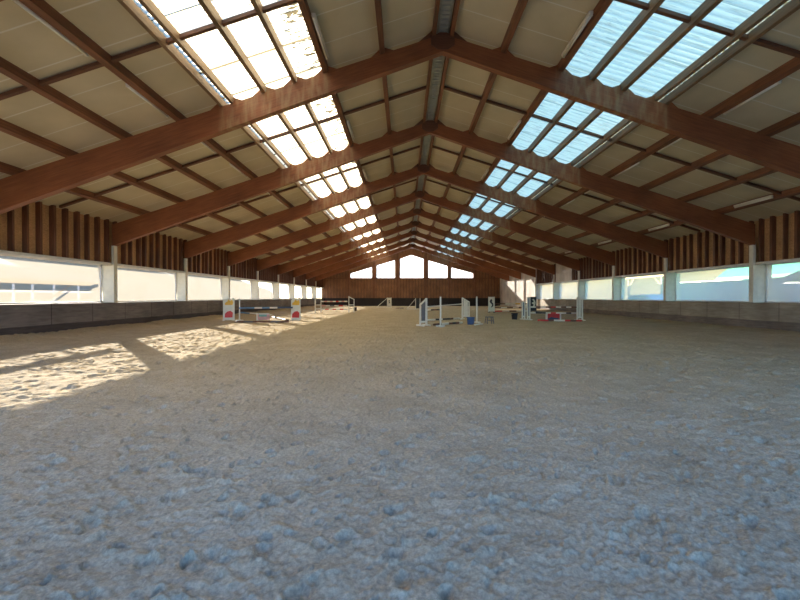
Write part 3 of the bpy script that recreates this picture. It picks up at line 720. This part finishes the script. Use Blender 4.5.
# -- near right jump
pH0 = G(522.0, 319.6); slat_wing(base(pH0), .1, 'low jump wing with dark blue slats beside the black bucket', .14, 1.10, 1.10, 1, 'white', 'navy', 'blue slatted jump wings')
pH1 = G(527.2, 319.8); slat_wing(base(pH1), .1, 'tall jump wing with dark blue slats left of the crescent panel', .13, 1.36, 1.36, 1, 'white', 'navy', 'blue slatted jump wings')
pH2 = G(576.5, 320.4); slat_wing(base(pH2), .1, 'white slatted jump wing nearest the right wall', .30, 1.34, 1.34, 2, 'white', 'white')
pole((pH1.x+.15, pH1.y-.09, .76), (pH2.x-.045, pH2.y-.0, .76), ['white', 'brown', 'white', 'brown', 'red', 'white', 'brown', 'white', 'brown'], 'red-brown and white pole raised across the near right jump, upper', 'poles of the near right jump', .04)
pole((pH1.x+.15, pH1.y-.09, .42), (pH2.x-.045, pH2.y-.0, .42), ['white', 'black', 'black', 'white', 'red', 'white', 'white', 'black', 'white'], 'black and white pole of the near right jump, lower', 'poles of the near right jump', .04)
lying(537, 321.2, 581, 321.8, ['red', 'red', 'brown', 'white', 'white', 'red', 'brown', 'red'], 'red and white pole lying in front of the near right jump')
pi_ = G(552.8, 319.9); t = empty('jump_filler', base(pi_), .05, 'low red and blue filler box with white ends under the near right jump', 'filler')
b = MB(); b.box(-.36, .36, -.04, .04, .02, .40); bd = b.build('board', M['red'], t)
b = MB(); b.prism([(-.36, .02), (.15, .02), (.36, .12), (.1, .16), (-.15, .20), (-.36, .10)], 'y', -.048, -.04); b.build('blue_shape', M['navy'], bd)
for x in (-.40, .40): b = MB(); b.box(x-.04, x+.04, -.06, .06, 0, .42); b.build('end_post', M['white'], t)

# ------------------------------------------------------------------ outside
b = MB(); b.box(-260, 260, -200, 300, -.5, -.12); struct(b.build('ground_outside', M['gravel']))
def hill(name, pts, y0, y1, label):
    b = MB(); n = 40; m = len(pts); vs = []; fs = []
    for j in range(n):
        y = y0+(y1-y0)*j/(n-1)
        for i, (x, z) in enumerate(pts):
            vs.append((x, y, z*(1+.15*math.sin(j*.7+i)) if i else -.4))
    for j in range(n-1):
        for i in range(m-1): fs.append((j*m+i, j*m+i+1, (j+1)*m+i+1, (j+1)*m+i))
    b.add(vs, fs); o = b.build('hillside', M['meadow'], smooth=True); tag(o, label, 'hill'); struct(o)
hill('h', [(38, 0), (46, 5), (60, 13), (80, 22), (130, 30), (200, 34)], -60, 160, 'dry yellow hillside beyond the right-hand windows')

# buildings and car on the right
t = empty('shed', (22.2, 28, -.12), 0, 'low grey shed outside the right wall', 'shed')
b = MB(); b.box(-1.2, 1.2, -2.9, 3.0, 0, 2.50); b.build('body', M['shed'], t)
b = MB(); b.box(-1.3, 1.3, -3.0, 3.1, 2.50, 2.58); b.build('roof', M['steel'], t)
t = empty('house', (27.5, 20, -.12), 0, 'white house with teal sheet roof outside the right wall', 'house')
b = MB(); b.box(-3.2, 3.2, -9, 10.2, 0, 2.85); b.build('wall', M['render'], t)
b = MB(); b.prism([(-3.7, 2.72), (0, 5.6), (3.7, 2.72), (3.7, 2.92), (0, 5.85), (-3.7, 2.92)], 'y', -9.4, 10.8); b.build('roof', M['teal'], t)
t = empty('stable', (19.4, 15.3, -.12), 0, 'ochre boarded stable with white bargeboard at the far right window', 'stable')
b = MB(); b.prism([(-5, 0), (3.6, 0), (3.6, 2.2), (-5, 5.0)], 'x', -.9, 1.2); b.build('wall', M['ochre'], t)
b = MB(); b.prism([(-5.5, 5.15), (4.3, 2.0), (4.3, 2.25), (-5.5, 5.42)], 'x', -1.5, -1.35); b.build('bargeboard', M['white'], t)
b = MB(); b.prism([(-5.5, 5.38), (4.3, 2.2), (4.3, 2.26), (-5.5, 5.46)], 'x', -1.35, 1.6); b.build('roof', M['teal'], t)
b = MB(); b.box(-1.0, -.9, 1.4, 3.5, 1.55, 1.65); b.box(-1.0, -.9, 1.4, 1.5, 0, 1.55); b.build('window_frame', M['white'], t)
t = empty('timber_porch', (21, 35.2, -.12), 0, 'timber porch frame with diagonal braces outside the right wall', 'porch')
for y in (-2.4, 2.4):
    b = MB(); b.box(-.08, .08, y-.08, y+.08, 0, 3.15); b.build('post', M['ochre'], t)
    b = MB(); b.bar((0, y, 2.35), (0, y*.62, 3.1), .1, .1); b.build('brace', M['ochre'], t)
b = MB(); b.box(-.1, .1, -2.8, 2.8, 3.12, 3.30); b.build('top_beam', M['ochre'], t)
t = empty('car', (19.0, 31.4, -.12), 0, 'pale blue car parked beside the timber porch', 'car')
b = MB(); b.prism([(-2.1, .3), (2.1, .3), (2.1, .85), (1.5, .98), (.9, 1.62), (-1.3, 1.66), (-1.9, 1.05), (-2.1, .9)], 'x', -.85, .85); b.build('body', M['cargreen'], t)
b = MB(); b.prism([(1.35, 1.02), (.86, 1.54), (-1.22, 1.57), (-1.7, 1.06)], 'x', -.86, .86); b.build('side_windows', M['carglass'], t)
for y in (-1.3, 1.35):
    for x in (-.8, .8):
        b = MB(); b.tube((x-.1, y, .32), (x+.1, y, .32), .32, n=20); b.build('wheel', M['blackrub'], t)

# left: pale yard structure close to the wall (rail, grey beam, strut), pale house behind
t = empty('yard_rail', (XL-9.0, 22, -.12), 0, 'white rail fence outside the nearest left windows', 'fence')
for y in (-2.6, -.7, .4, 1.8, 3.6):
    b = MB(); b.box(-.04, .04, y-.035, y+.035, 0, 2.3); b.build('post', M['white'], t)
b = MB(); b.box(-.04, .04, -5, 4.6, 1.72, 1.84); b.build('rail', M['white'], t)
t = empty('canopy_beam', (XL-1.1, 13.2, -.12), 0, 'grey canopy beam with diagonal strut outside the second left window', 'beam')
b = MB(); b.box(-.06, .06, -9.3, 3.3, 1.92, 2.10); b.build('beam', M['greywood'], t)
b = MB(); b.bar((0, 2.4, 1.95), (0, .6, .9), .06, .06); b.build('strut', M['greywood'], t)
b = MB(); b.box(-1.1, -1.0, -9.2, -9.1, 0, 2.06); b.build('post', M['greywood'], t)
b = MB(); b.box(.06, .40, 3.17, 3.27, 1.96, 2.08); b.build('bracket', M['greywood'], t)
hill('h2', [(-60, 0), (-68, 5), (-80, 10), (-95, 13), (-200, 15)], -60, 200, 'pale hillside beyond the left-hand windows')
